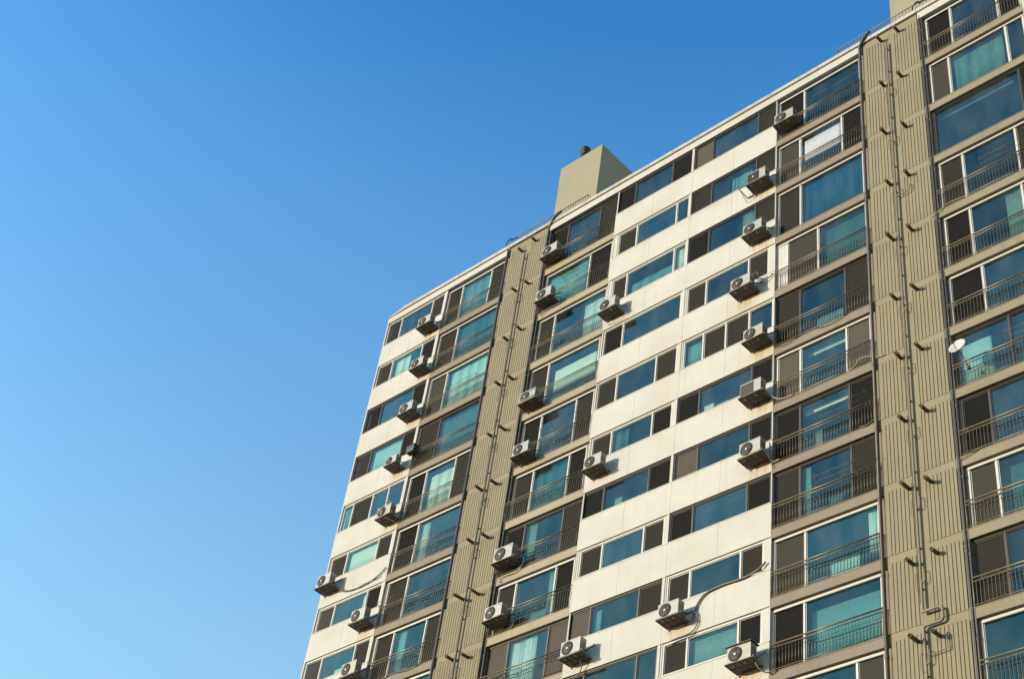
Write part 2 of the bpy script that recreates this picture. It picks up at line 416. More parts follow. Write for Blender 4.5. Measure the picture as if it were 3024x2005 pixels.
def riser(x, zt, core, zcut=None, loop=False):
    y = -.11; mb = MB(); r = .038
    if loop:
        def arc(cx, cz, rad, a0, a1, n=5): return [(cx+rad*math.cos(math.radians(a0+(a1-a0)*i/n)), y, cz+rad*math.sin(math.radians(a0+(a1-a0)*i/n))) for i in range(n+1)]
        mb.tube([(x, y, zt), (x, y, 25.40)] + arc(x+.06, 25.40, .06, 180, 270)[1:] + [(x+.1, y, 25.34)], r, 8)
        mb.tube([(x-.03, y-.02, 25.33)] + [(x+.45, y-.02, 25.33)] + arc(x+.50, 25.23, .10, 90, 0) + arc(x+.50, 24.99, .10, 0, -90) + [(x+.12, y, 24.88)] + arc(x+.07, 24.80, .08, 90, 180) + [(x-.01, y, 24.6), (x-.01, y, .5)], r*1.12, 8)
    else:
        mb.tube([(x, y, zt), (x, y, .5)], r, 8)
    # a thinner companion pipe and clips
    mb.tube([(x-.11, -.045, zt-.1), (x-.11, -.045, 25.7 if loop else .5)], .013, 6)
    z = zt-.4
    while z > 20:
        mb.box(x-.036, x+.036, y-.036, .0, z-.008, z+.008); z -= 1.38
    mb.build('gas_riser', 'pipe_paint', core)
    for k in range(1, NF):
        z = ZB[k]-random.uniform(.55, .75)
        b = MB()
        b.tube(smooth([(x, y, z-.35), (x+.05, y-.01, z-.36), (x+.12, y-.02, z-.33), (x+.13, y-.02, z-.2), (x+.13, y-.02, z), (x+.10, y, z+.05), (x+.10, 0.0, z+.06)], 3), .013, 6)
        b.tube(smooth([(x-.11, -.045, z-.5), (x-.2, -.05, z-.48), (x-.21, -.05, z-.2), (x-.21, -.05, z+.02), (x-.16, -.03, z+.05), (x-.16, 0, z+.05)], 3), .010, 5)
        b.box(x+.02, x+.05, y-.03, y+.03, z-.37, z-.32)
        b.build('gas_branch', 'pipe_paint', core)
riser(5.24, 51.35, p2, loop=True)
riser(-13.97, 51.2, p1)
b = MB().tube(smooth([(5.24, -.1, 23.98), (5.6, -.1, 23.98), (5.85, -.1, 24.0), (5.9, -.1, 24.05), (5.9, -.1, 24.45), (5.9, 0, 24.5)], 4), .016, 6)
b.tube(smooth([(5.27, -.1, 42.35), (5.6, -.1, 42.4), (5.74, -.1, 42.42), (5.78, -.1, 42.5), (5.78, -.1, 42.72), (5.74, 0, 42.76)], 4), .016, 6)
b.build('gas_branch', 'pipe_paint', p2)
def downpipe(x, y, r, zt, elbow=None):
    mb = MB(); pts = [(x, y, .4), (x, y, zt)]
    if elbow: pts = [(x, y, .4), (x, y, zt-.05), (x+.02, y-.01, zt+.04)] + elbow
    mb.tube(pts, r, 8)
    z = zt-.8
    while z > 20:
        mb.lathe([(r, -.06), (r+.012, -.05), (r+.012, .05), (r, .06)], (0, 0, 1), (x, y, z), 8); z -= 2.7
    return mb.build('downpipe', 'downpipe_paint', BLD)
downpipe(XQ0-.10, -.07, .062, 52.1, [(XQ0+.15, -.16, 52.35), (XQ0+.42, -.14, 52.62)])
downpipe(XQ1+.065, .05, .055, 52.2); downpipe(XQ1+.185, .04, .045, 51.9); downpipe(XQ1+.125, -.02, .02, 52)
downpipe(XP0-.10, -.07, .062, 52.1)
downpipe(XP1+.065, -.03, .06, 52.1, [(XP1+.4, -.16, 52.4), (XP1+.85, -.14, 52.62)])
downpipe(XP1+.19, .03, .045, 51.9)

# ------------------------------------------------------------------ windows
def pane_mesh(name, x0, x1, y, z0, z1, mat, par):
    return MB().box(x0, x1, y, y+.012, z0, z1).build(name, mat, par)
def window(bay, k, frame, panes, detail=True):
    """panes: (x0, x1, kind). kinds: g glass, s insect screen, S pale screen, p white panel. One part with its panes as sub-parts."""
    white = bay in 'ADG'
    z1 = ZB[k-1]-(.012 if white else .105); z0 = ZB[k]+(SPAN+.004 if white else .275)
    y = WY if white else BY
    fm = {'w': 'white_frame', 'd': 'brown_frame', 'b': 'grey_frame'}[frame]
    t = .065 if frame == 'w' else .05
    x0, x1 = panes[0][0], panes[-1][1]
    mb = MB().ring(x0, x1, z0, z1, y, y+.10, t)
    for (a, b, c), (d, e, f) in zip(panes[:-1], panes[1:]):
        h = max(.028, (d-b)/2+.022); mid = (b+d)/2
        mb.box(mid-h, mid+h, y+.004, y+.096, z0+t, z1-t)
    if frame == 'w' and not white:   # extra head member seen on the replaced windows
        mb.box(x0-.0, x1+.0, y-.02, y+.04, z1-t-.045, z1-t-.02)
    wo_ = mb.build('window', fm, BLD)
    lo, hi = {'A': (XA0+.086, XA1-.161), 'B': (XA1+.001, XP0-.02), 'C': (XP1+.02, XC1-.002), 'E': (XD1+.001, XQ0-.02), 'F': (XQ1+.02, XF1-.002), 'G': (XF1+.061, XEND-.01), 'D': (XC1+.061, -4.376) if x1 < -4.2 else (-4.264, XD1-.041)}[bay]
    for a, b in ((lo, x0-.001), (x1+.001, hi)):
        if b-a > .012: MB().box(a, b, y-.02, y+.15, z0-.003, z1+.004).build('window_side', 'white_render' if white else 'slab_paint', BLD)
    for i, (a, b, c) in enumerate(panes):
        ai = a+(t if i == 0 else .03); bi = b-(t if i == len(panes)-1 else .03)
        zi0, zi1 = z0+t, z1-t
        if bi-ai < .05: continue
        if c in 'sS':
            # sliding sash with screen: inner ring set back, mesh behind it
            if detail:
                MB().ring(ai+.002, bi-.002, zi0+.002, zi1-.002, y+.035, y+.06, .035).build('screen_frame', fm if random.random() < .25 else ('grey_frame' if frame == 'w' else 'brown_frame'), wo_)
            pane_mesh('insect_screen', ai+.03, bi-.03, y+.05, zi0+.03, zi1-.03, random.choice(('insect_screen', 'insect_screen', 'dark_screen', 'grey_screen') if frame != 'd' else ('insect_screen', 'dark_screen', 'dark_screen')) if c == 's' else 'pale_screen', wo_)
            if detail: pane_mesh('glass_pane', ai+.02, bi-.02, y+.075, zi0+.02, zi1-.02, 'window_glass', wo_)
        elif c == 'p':
            mb = MB(); n = max(2, int((bi-ai)/.1)); wd = (bi-ai)/n
            for j in range(n): mb.box(ai+j*wd+.004, ai+(j+1)*wd-.004, y+.01, y+.05, zi0, zi1)
            mb.box(ai, bi, y+.03, y+.06, zi0, zi1)
            mb.build('infill_panel', 'white_frame', wo_)
        else:
            MB().ring(ai+.002, bi-.002, zi0+.002, zi1-.002, y+.03, y+.07, .028).build('sash', fm, wo_)
            pane_mesh('glass_pane', ai+.026, bi-.026, y+.045, zi0+.026, zi1-.026, 'clear_glass' if c == 'c' else random.choice(('window_glass', 'teal_glass', 'teal_glass', 'dark_glass') if x0 < -8.6 else ('window_glass', 'teal_glass', 'dark_glass', 'dark_glass')), wo_)
    return wo_

def P(xs, kinds):
    return [(xs[i], xs[i+1], kinds[i]) for i in range(len(kinds))]
WIN = {}
def bal(bay, k, fr, xs, kinds, d=.055): WIN[(bay, k)] = (fr, P([x+d for x in xs], kinds))
def wht(bay, k, fr, xs, kinds): WIN[(bay, k)] = (fr, P(xs, kinds))
bal('E',1,'w',[-.03,1.2,3.84],'sg'); bal('E',2,'w',[-.03,.99,2.91,3.85],'scs'); bal('E',3,'w',[-.03,1.0,3.82],'sg')
bal('E',4,'w',[-.05,.43,1.76,3.84],'psg'); bal('E',5,'d',[-.05,.98,2.86,3.86],'sgs'); bal('E',6,'w',[.0,.99,2.85,3.82],'SgS')
bal('E',7,'d',[-.02,.97,2.89,3.86],'sgs'); bal('E',8,'d',[-.05,.96,2.9,3.86],'sgs'); bal('E',9,'w',[-.03,1.15,3.83],'sg')
bal('E',10,'w',[-.05,1.11,3.82],'sg'); bal('E',11,'w',[-.05,1.11,2.88,3.82],'sgs')
bal('F',1,'w',[6.77,7.82,9.7,10.6],'sgs'); bal('F',2,'w',[6.77,7.55,9.86,10.6],'sgg'); bal('F',3,'d',[6.77,10.1,10.6],'gs')
bal('F',4,'w',[6.77,7.68,9.66,10.6],'sgs'); bal('F',5,'w',[6.77,7.73,9.62,10.6],'sgs'); bal('F',6,'w',[6.74,7.93,10.6],'sg')
bal('F',7,'d',[6.74,8.6,10.6],'gg'); bal('F',8,'d',[6.77,7.71,10.6],'sg'); bal('F',9,'w',[6.77,7.69,10.6],'sg')
bal('F',10,'d',[6.72,7.71,10.6],'sg'); bal('F',11,'w',[6.74,8.9,10.6],'gs')
DL = {1:('d',[-8.50,-7.51,-5.45,-4.38],'sgs'),2:('w',[-8.24,-7.2,-5.06,-4.38],'sgg'),3:('w',[-8.30,-7.5,-5.02,-4.38],'sgg'),4:('w',[-8.44,-7.43,-4.44],'sg'),
 5:('w',[-8.46,-7.46,-5.5,-4.46],'sgs'),6:('w',[-8.42,-7.44,-5.46,-4.5],'sgs'),7:('d',[-8.50,-7.52,-5.4,-4.38],'sgs'),8:('w',[-8.36,-7.32,-5.42,-4.47],'sgs'),
 9:('d',[-8.50,-7.55,-5.4,-4.38],'Sgs'),10:('d',[-8.50,-7.55,-5.27,-4.4],'sgg'),11:('w',[-8.4,-7.4,-5.4,-4.4],'sgs')}
DR = {1:('d',[-4.25,-3.28,-.95,-.045],'Sgs'),2:('d',[-4.26,-3.24,-1.0,-.06],'sgs'),3:('d',[-4.26,-3.25,-1.0,-.05],'sgs'),4:('w',[-4.18,-3.25,-1.24,-.3],'sgs'),
 5:('w',[-4.19,-3.25,-2.2,-1.15,-.06],'gssg'),6:('d',[-4.26,-3.28,-.96,-.05],'sgs'),7:('d',[-4.25,-3.22,-1.0,-.05],'Sgs'),8:('d',[-4.26,-3.28,-1.03,-.05],'sgs'),
 9:('w',[-4.2,-3.25,-1.21,-.29],'sgs'),10:('w',[-4.19,-3.21,-1.22,-.31],'sgs'),11:('w',[-4.2,-3.2,-1.2,-.1],'sgs')}
for k, v in DL.items(): wht('D', k, *v)
WIN2 = {}
for k, v in DR.items(): WIN2[k] = (v[0], P(v[1], v[2]))
AW = {1:('w',[-23.46,-22.5,-20.3,-19.45],'sgs'),2:('w',[-23.46,-22.45,-20.38,-19.45],'sgs'),3:('d',[-23.46,-22.44,-20.28,-19.44],'sgs'),4:('d',[-23.46,-22.42,-20.28,-19.44],'sgs'),
 5:('w',[-23.46,-22.82,-21.53,-20.5,-19.45],'gsgg'),6:('w',[-23.42,-22.39,-20.4,-19.48],'sgs'),7:('w',[-23.44,-22.41,-20.37,-19.46],'sgs'),8:('w',[-23.44,-22.43,-20.37,-19.45],'sgs'),
 9:('w',[-23.44,-22.43,-20.37,-19.45],'sgs'),10:('d',[-23.44,-22.43,-20.37,-19.45],'sgs'),11:('w',[-23.44,-22.43,-20.37,-19.45],'sgs')}
for k, v in AW.items(): wht('A', k, *v)
BW = {1:('w',[-19.3,-18.34,-16.42,-15.47],'sgs'),2:('w',[-19.3,-18.1,-15.5],'sg'),3:('w',[-19.3,-18.2,-15.5],'sg'),4:('d',[-19.26,-18.01,-15.47],'sg'),5:('w',[-19.27,-18.22,-16.44,-15.47],'sgs'),
 6:('w',[-19.26,-18.04,-15.44],'sg'),7:('w',[-19.22,-18.02,-15.47],'sg'),8:('w',[-19.26,-18.2,-16.36,-15.47],'sgs'),9:('w',[-19.26,-18.15,-15.45],'sg'),10:('d',[-19.26,-18.15,-16.4,-15.45],'sgs'),11:('w',[-19.26,-18.15,-15.45],'sg')}
for k, v in BW.items(): bal('B', k, *v)
CW = {1:('d',[-12.55,-11.55,-9.64,-8.62],'sgs'),2:('w',[-12.53,-9.94,-8.66],'gs'),3:('w',[-12.53,-11.62,-8.68],'sg'),4:('w',[-12.55,-11.55,-8.72],'sg'),5:('w',[-12.55,-11.54,-9.66,-8.7],'sgs'),6:('w',[-12.55,-11.55,-9.66,-8.74],'sgs'),
 7:('d',[-12.52,-11.57,-9.6,-8.64],'sgs'),8:('w',[-12.52,-11.6,-9.61,-8.68],'sgs'),9:('d',[-12.55,-11.53,-9.59,-8.64],'SgS'),10:('w',[-12.55,-11.53,-9.6,-8.66],'sgs'),11:('d',[-12.55,-11.53,-9.6,-8.66],'sgs')}
for k, v in CW.items(): bal('C', k, *v)
for (bay, k), (fr, pn) in WIN.items(): window(bay, k, fr, pn)
for k, (fr, pn) in WIN2.items(): window('D', k, fr, pn)
for k in range(1, NF+1): window('G', k, 'wd'[k % 2], P([10.8, 11.9, 13.9, 15.1], 'sgs'))
for k in range(NF+1, len(ZB)):       # lower storeys, below the picture
    for bay, a, b in (('A',-23.46,-19.45),('B',-19.2,-15.3),('C',-12.5,-8.6),('D',-8.5,-4.38),('D',-4.25,-.05),('E',.03,3.9),('F',6.8,10.6),('G',10.8,15.1)):
        window(bay, k, random.choice('wd'), P([a, a+1.05, b], 'sg'), detail=False)

# ------------------------------------------------------------------ curtains, blinds and boards behind the glass
def curtain(bay_words, k, x0, x1, z0f, z1f, mat, colour, depth=.16, pleat=.10, amp=.02, what='curtain', white=False):
    z1 = ZB[k-1]-(.09 if white else .18); z0 = ZB[k]+(SPAN+.08 if white else .35)
    za, zb = z0+(z1-z0)*z0f, z0+(z1-z0)*z1f
    y = (WY if white else BY)+depth
    n = max(4, int((x1-x0)/pleat*6)); mb = MB()
    ph = random.uniform(0, 6)
    for j in range(n+1):
        x = x0+(x1-x0)*j/n; ph += 2*math.pi*(x1-x0)/n/pleat*random.uniform(.4, 1.6)
        yy = y+amp*(.45+.55*math.sin(3.1*x+ph*.13))*math.sin(ph)+amp*.5*math.sin(9*x)
        mb.v += [(x, yy, za), (x, yy, zb)]
    for j in range(n): mb.f.append((2*j, 2*j+2, 2*j+3, 2*j+1)); mb.sm.append(True)
    o = mb.build(what, mat)
    so_ = o.modifiers.new('thickness', 'SOLIDIFY'); so_.thickness = .004
    return tag(o, f'{colour} {what} behind glass, {floor_words(k)}, {bay_words}', what, 'curtains and blinds behind the windows')
WA, WB_, WC, WD1, WD2, WE, WF = 'far left white wall', 'balcony left of left pier', 'balcony right of left pier', 'left half central wall', 'right half central wall', 'balcony left of right pier', 'balcony right of right pier'
curtain(WB_, 2, -17.9, -15.6, 0, 1, 'cloth_green', 'teal')
curtain(WB_, 3, -17.95, -15.6, .0, 1, 'cloth_mint', 'pale mint')
curtain(WB_, 1, -18.2, -16.5, 0, 1, 'cloth_green', 'teal')
curtain(WB_, 5, -17.95, -16.5, .0, .86, 'cloth_mint', 'pale mint')
curtain(WB_, 4, -17.8, -15.6, 0, .93, 'cloth_grey', 'grey', what='blind', pleat=.9, amp=.004)
curtain(WC, 2, -12.3, -10.1, 0, .96, 'cloth_mint', 'pale mint', pleat=.5, amp=.008)
curtain(WC, 3, -9.95, -8.85, 0, .9, 'cloth_aqua', 'pale aqua')
curtain(WC, 4, -11.2, -8.9, .30, .80, 'cloth_mint', 'pale mint', what='blind', pleat=.8, amp=.004)
curtain(WC, 6, -11.4, -9.8, .1, .92, 'cloth_green', 'teal')
curtain(WC, 9, -11.4, -10.2, 0, 1, 'cloth_aqua', 'pale aqua', pleat=.12, amp=.03)
curtain(WA, 2, -22.3, -21.3, 0, 1, 'cloth_mint', 'pale mint', white=True)
curtain(WA, 4, -22.3, -20.5, 0, 1, 'cloth_aqua', 'pale aqua', white=True, pleat=.6, amp=.01)
curtain(WA, 5, -23.35, -22.9, 0, 1, 'cloth_mint', 'pale mint', white=True)
curtain(WA, 6, -22.3, -20.5, 0, 1, 'cloth_mint', 'pale mint', what='blind', white=True, pleat=.8, amp=.003)
curtain(WA, 7, -20.75, -20.5, 0, 1, 'cloth_aqua', 'pale aqua', white=True)
curtain(WD1, 3, -7.35, -5.2, 0, .55, 'cloth_aqua', 'pale aqua', white=True, depth=.2)
curtain('left of central post', 3, -4.95, -4.45, 0, 1, 'cloth_mint', 'pale mint', white=True)
curtain(WD1, 9, -7.45, -7.15, 0, .9, 'cloth_aqua', 'pale aqua', white=True)
curtain(WD2, 1, -4.15, -3.7, 0, 1, 'cloth_grey', 'grey', white=True, depth=.1)
curtain(WD2, 2, -2.3, -1.3, 0, .8, 'cloth_aqua', 'pale aqua', white=True, pleat=.14, amp=.03)
curtain(WD2, 5, -4.1, -3.4, 0, .88, 'cloth_mint', 'pale mint', white=True)
curtain(WE, 2, 1.15, 2.85, .40, .92, 'cloth_white', 'white', what='blind', pleat=.9, amp=.003, depth=.14)
curtain(WE, 3, 1.1, 3.7, 0, 1, 'cloth_blue', 'deep blue', pleat=.09, amp=.018)
curtain(WE, 9, 3.4, 3.75, .25, .95, 'cloth_white', 'white', pleat=.1, amp=.03)
curtain(WE, 10, 1.25, 3.7, 0, .88, 'cloth_aqua', 'pale aqua', what='blind', pleat=.9, amp=.004, depth=.3)
curtain(WE, 5, 1.6, 2.7, 0, .3, 'cloth_aqua', 'pale aqua', pleat=.3, depth=.2)
curtain(WE, 4, 1.9, 3.75, 0, .95, 'cloth_green', 'teal', what='blind', pleat=.9, amp=.004, depth=.25)
curtain(WF, 2, 7.75, 9.7, 0, .9, 'cloth_green', 'teal green', pleat=.07, amp=.016)
curtain(WC, 7, -11.35, -11.0, 0, 1, 'cloth_beige', 'pale teal', pleat=.09, amp=.02)
curtain(WB_, 6, -17.85, -17.4, 0, 1, 'cloth_beige', 'pale teal', pleat=.09, amp=.02)
curtain(WD2, 3, -1.7, -1.15, 0, 1, 'cloth_beige', 'pale teal', white=True, pleat=.08)
curtain(WD1, 6, -7.3, -6.7, 0, 1, 'cloth_grey', 'grey', white=True, pleat=.08)
curtain(WF, 5, 9.0, 9.6, 0, 1, 'cloth_beige', 'pale teal', pleat=.08)
curtain(WB_, 8, -17.9, -17.5, 0, 1, 'cloth_white', 'white', pleat=.08)
curtain(WC, 8, -9.95, -9.7, 0, 1, 'cloth_white', 'white', pleat=.08)
curtain(WE, 8, 1.1, 1.35, 0, 1, 'cloth_beige', 'pale teal', pleat=.08)
curtain(WF, 7, 6.9, 7.95, 0, .85, 'cloth_aqua', 'pale aqua', pleat=.5, amp=.01)
curtain(WF, 9, 8.0, 10.3, 0, .9, 'cloth_green', 'teal', what='blind', pleat=.6, amp=.004, depth=.3)
curtain(WD2, 10, -3.1, -1.35, 0, .95, 'cloth_green', 'teal', what='blind', white=True, depth=.2, pleat=.9, amp=.004)
# pale boards hung under the ceiling inside the balconies (they catch the low sun)
def board(bay_words, k, x0, x1, depth, drop, h, mat='blind_pale', white=False):
    zc = ZB[k-1]-.1; y = (WY if white else BY)+depth
    mb = MB().box(x0, x1, y, y+.05, zc-drop-h, zc-drop)
    for x in (x0+.1, x1-.1): mb.box(x-.01, x+.01, y+.02, y+.03, zc-drop, zc+.03)
    o = mb.build('ceiling_board', mat)
    tag(o, f'pale board under inside ceiling, {floor_words(k)}, {bay_words}', 'board', 'boards under the balcony ceilings')
board(WE, 7, 1.0, 2.85, .36, .02, .26); board(WE, 6, 1.15, 2.7, .36, .05, .26); board(WE, 1, 1.35, 3.6, .45, .08, .05); board(WE, 5, 1.3, 2.8, .4, .04, .06)
board(WF, 3, 6.9, 9.8, .32, .05, .12); board(WB_, 7, -18.0, -15.8, .4, .05, .10); board(WB_, 6, -17.8, -16.2, .4, .05, .08); board(WC, 6, -11.2, -9.7, .5, .05, .1)
board(WD2, 7, -3.0, -1.3, .35, .02, .03, white=True); board(WD2, 8, -3.0, -1.3, .35, .02, .03, white=True); board(WD1, 7, -7.0, -5.6, .35, .02, .03, white=True)
board(WD1, 2, -7.0, -5.3, .3, .02, .03, white=True); board(WD1, 5, -7.2, -5.6, .4, .02, .03, white=True); board(WD2, 9, -3.0, -1.4, .4, .02, .03, white=True)

def stored(k, words, x, w_, d0, h, mat, col, what='storage box', white=True):
    z = ZB[k]+(SPAN+.07 if white else .35); y = (WY if white else BY)+d0
    mb = MB().box(x, x+w_, y, y+.25, z, z+h); mb.box(x-.01, x+w_+.01, y-.01, y+.26, z+h, z+h+.03)
    tag(mb.build(what.replace(' ', '_'), mat, bevel=.01), f'{col} {what} behind glass, {floor_words(k)}, {words}', what, 'things stored behind the windows')
stored(6, WD2, -3.1, .42, .1, .30, 'cloth_aqua', 'pale'); stored(6, 'right half central wall', -2.55, .5, .12, .16, 'cloth_grey', 'low grey')
stored(7, WD1, -7.0, .33, .09, .34, 'cloth_mint', 'pale green'); stored(4, WD2, -2.0, .3, .1, .2, 'cloth_grey', 'grey'); stored(9, WE, 2.0, 1.0, .2, .62, 'cloth_aqua', 'wide pale', white=False)
stored(8, WA, -21.6, .7, .15, .3, 'cloth_aqua', 'pale'); stored(8, WE, 2.0, .5, .2, .5, 'cloth_grey', 'grey', white=False); stored(7, WE, 1.5, .25, .2, .8, 'cloth_grey', 'tall grey', white=False)
stored(8, WC, -10.8, .8, .2, .5, 'cloth_aqua', 'pale', white=False)

# ------------------------------------------------------------------ balcony railings
bal_me = MB().tube([(0, 0, 0), (0, 0, .745)], .0085, 5).mesh('baluster', 'rail_paint')
single = 0
def railing(bay, k, x0, x1, each):
    global single
    zb = ZB[k]; y = -.035; mb = MB()
    mb.tube([(x0, y, zb+1.17), (x1, y, zb+1.17)], .025, 8); mb.tube([(x0, y, zb+1.05), (x1, y, zb+1.05)], .018, 6); mb.tube([(x0, y, zb+.305), (x1, y, zb+.305)], .013, 6)
    for x in (x0+.3, (x0+x1)/2-.65, (x0+x1)/2+.65, x1-.3):
        mb.tube([(x, y, zb+1.05), (x, y, zb+1.17)], .011, 5)
        mb.tube([(x, y, zb+.305), (x, .06, zb+.285)], .011, 5)
    for x in (x0+.02, x1-.02):
        mb.tube([(x, y, zb+.26), (x, y, zb+1.17)], .013, 6)
        mb.tube([(x, y, zb+1.17), (x, BY, zb+1.17)], .013, 6)
    r = mb.build('balcony_railing', 'rail_paint', BLD)
    n = int((x1-x0)/.113); xs = [x0+(x1-x0)*i/n for i in range(1, n)]
    if each and single+len(xs) <= 300:
        for x in xs:
            o = bpy.data.objects.new('baluster', bal_me); COL.objects.link(o); o.parent = r; o.location = (x, y, zb+.305); single += 1
    else:
        b = MB()
        for x in xs: b.tube([(x, y, zb+.305), (x, y, zb+1.05)], .0085, 5, caps=False)
        tag(b.build('balusters', 'rail_paint', r), kind='stuff')
for k in range(NF, 0, -1):
    if k != 3: railing('E', k, .04, 3.94, True)
for k in range(NF, 0, -1):
    railing('B', k, XA1+.05, XP0-.17, False); railing('C', k, XP1+.12, XC1-.03, False)
    if k not in (2, 3): railing('F', k, XQ1+.2, XF1-.05, False)

# ------------------------------------------------------------------ air conditioners
def ac_proto():
    """local frame: x to the right, y=0 at the tray front edge, +y to the wall, z=0 at tray top; width 0.84, unit 0.55 high"""
    P_ = {}
    W_, D_, H_ = .84, .30, .55
    c = MB().box(-W_/2, W_/2, .035, .035+D_, .03, .03+H_)
    c.box(-W_/2-.004, W_/2+.004, .03, .035+D_+.004, .03+H_-.03, .03+H_+.004)
    P_['casing'] = c.mesh('casing', 'ac_casing')
    s = MB()
    for i in range(9): s.box(W_/2+.001, W_/2+.008, .07, .30, .16+i*.035, .175+i*.035)
    s.box(W_/2, W_/2+.05, .09, .26, .05, .14)
    P_['side_louvre'] = s.mesh('side_louvre', 'ac_side')
    cx, cz, R = -.13, .03+.275, .25
    f = MB().lathe([(0, .0), (R, .0), (R, .006), (0, .006)], (0, -1, 0), (cx, .034, cz), 28)
    P_['fan_opening'] = f.mesh('fan_opening', 'ac_dark')
    gmb = MB()
    for i in range(1, 8):
        r = R*i/7.2; pts = [(cx+r*math.cos(a*math.pi/12), .018, cz+r*math.sin(a*math.pi/12)) for a in range(25)]
        gmb.tube(pts, .0032, 4, caps=False)
    for a in range(12):
        an = a*math.pi/6; gmb.tube([(cx+.04*math.cos(an), .016, cz+.04*math.sin(an)), (cx+R*math.cos(an), .02, cz+R*math.sin(an))], .0035, 4)
    P_['fan_guard'] = gmb.mesh('fan_guard', 'ac_grey')
    bl = MB()
    for a in range(3):
        an = a*2*math.pi/3+.4; n0 = len(bl.v)
        for r, w0, tw in ((.04, .25, .0), (.13, .5, .0), (.205, .55, 0)):
            for sg in (-1, 1): bl.v.append((cx+r*math.cos(an+sg*w0), .0262+.0006*sg, cz+r*math.sin(an+sg*w0)))
        bl.f += [(n0, n0+1, n0+3, n0+2), (n0+2, n0+3, n0+5, n0+4)]; bl.sm += [True]*2
    P_['fan_blades'] = bl.mesh('fan_blades', 'ac_dark')
    P_['fan_hub'] = MB().lathe([(0, .012), (.03, .011), (.044, .004), (.046, 0)], (0, -1, 0), (cx, .014, cz), 14).mesh('fan_hub', 'hub_white')
    t = MB(); TW = .96
    for y in (.0, .30, .57): t.box(-TW/2, TW/2, y, y+.03, -.03, .0)
    for x in (-TW/2, -TW/4, 0, TW/4, TW/2-.03): t.box(x, x+.03 if x > -.4 or True else x, .03, .57, -.028, -.002)
    t.box(-TW/2, TW/2, .0, .008, -.03, .035)
    t.box(-TW/2+.01, TW/2-.01, .02, .56, -.012, -.006)
    for x in (-.36, .33):
        t.tube([(x, .36, -.03), (x, .585, -.12)], .012, 5); t.box(x-.015, x+.015, .575, .597, -.15, .0)
        t.box(x-.05, x+.06, .05, .32, .0, .03)
    P_['base_pan'] = MB().box(-W_/2+.01, W_/2-.01, .045, .035+D_-.01, .004, .029).mesh('base_pan', 'ac_dark')
    P_['bracket'] = t.mesh('bracket', 'bracket_steel')
    bf = MB()
    bf.box(0, .07, .06, .2, -.028, -.005)
    P_['rubber_foot'] = bf.mesh('rubber_foot', 'hose_white')
    return P_
ACP = ac_proto()
hose_grp = 'air conditioners on brackets along the facade'
def ac(k, words, bl, br, z, front=-.6, scale=1.0, casing='ac_casing', round_fan=True, logo=False, text=False, hose='black', wide=0, extra=None, desc='white'):
    """bl, br: x of tray front-left and front-right corner; z: tray top"""
    cx = (bl+br)/2
    root = empty('air_conditioner', (cx, front, z)); root.scale = (scale*random.uniform(.95, 1.04), 1, scale*random.uniform(.93, 1.05))
    tag(root, f'{desc} air conditioner, {floor_words(k)}, {words}', 'air conditioner', hose_grp)
    root.rotation_euler.z = random.uniform(-.03, .03)
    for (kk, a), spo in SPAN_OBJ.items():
        if kk == k and a <= cx <= a+8.6 and 'white' in words+'wall' and ('wall' in words): spo['ochre_x'] = cx; spo['ochre_z'] = z-.02
    if casing == 'ac_casing': casing = random.choice(('ac_casing', 'ac_casing', 'ac_cream', 'ac_cool'))
    def part(nm, me, mat=None):
        o = bpy.data.objects.new(nm, me); COL.objects.link(o); o.parent = root
        if mat:
            o.data = me.copy(); o.data.materials.clear(); o.data.materials.append(MATS[mat])
        return o
    cs = part('casing', ACP['casing'], None if casing == 'ac_casing' else casing)
    part('side_louvre', ACP['side_louvre'])
    if round_fan:
        for nm in ('fan_opening', 'fan_guard', 'fan_blades', 'fan_hub'): part(nm, ACP[nm])
    else:
        mb = MB()
        mb.box(-.40, .13, .024, .033, .06, .54); mb.build('fan_opening', 'ac_grey' if round_fan is None else 'ac_dark', root)
        mb = MB()
        for i in range(16): mb.box(-.395, .125, .014, .02, .075+i*.029, .081+i*.029)
        mb.build('fan_guard', 'ac_grey', root)
        if round_fan is False: part('fan_hub', ACP['fan_hub'])
    part('bracket', ACP['bracket']); part('base_pan', ACP['base_pan'])
    for fx in (-.3, .12): part('rubber_foot', ACP['rubber_foot']).location.x = fx
    if wide:
        mb = MB()
        for y in (.0, .57): mb.box(-.48-wide, -.481, y, y+.03, -.03, 0)
        mb.box(-.48-wide, -.45-wide, .03, .57, -.03, 0); mb.tube([(-.45-wide, .02, -.03), (-.45-wide, .585, -.30)], .012, 5)
        mb.build('bracket_arm', 'bracket_steel', root)
    if logo:
        mb = MB().lathe([(0, .004), (.034, .004), (.036, 0)], (0, -1, 0), (.33, .0345, .50), 14); lo = mb.build('logo', 'logo_red', cs)
        MB().tube([(.33+.02*math.cos(a*.5), .0295, .5+.02*math.sin(a*.5)) for a in range(2, 13)], .0035, 4).build('logo_mark', 'hub_white', cs)
    if text:
        mb = MB(); x = -.02
        for i in range(9):
            wdt = random.choice((.018, .022, .026)); mb.box(x, x+wdt, .0325, .0352, .535, .553); x += wdt+.008
        mb.build('lettering', 'print_grey', cs)
    if hose:
        dz = random.uniform(-.05, .1)
        mb = MB().tube(smooth([(.43, .2, .12), (.52, .24, .10), (.60, .36, .16+dz), (.60, .5, .3+dz), (.52, .58, .42+dz)], 4), .026, 6)
        mb.tube(smooth([(.43, .15, .09), (.53, .17, -.02), (.57, .3, -.12), (.5, .45, -.16), (.42, .58, -.05)], 4), .011, 5)
        mb.build('refrigerant_hose', {'black': 'cable_black', 'white': 'hose_white', 'grey': 'hose_grey'}[hose], root)
    if extra: extra(root, cs)
    return root
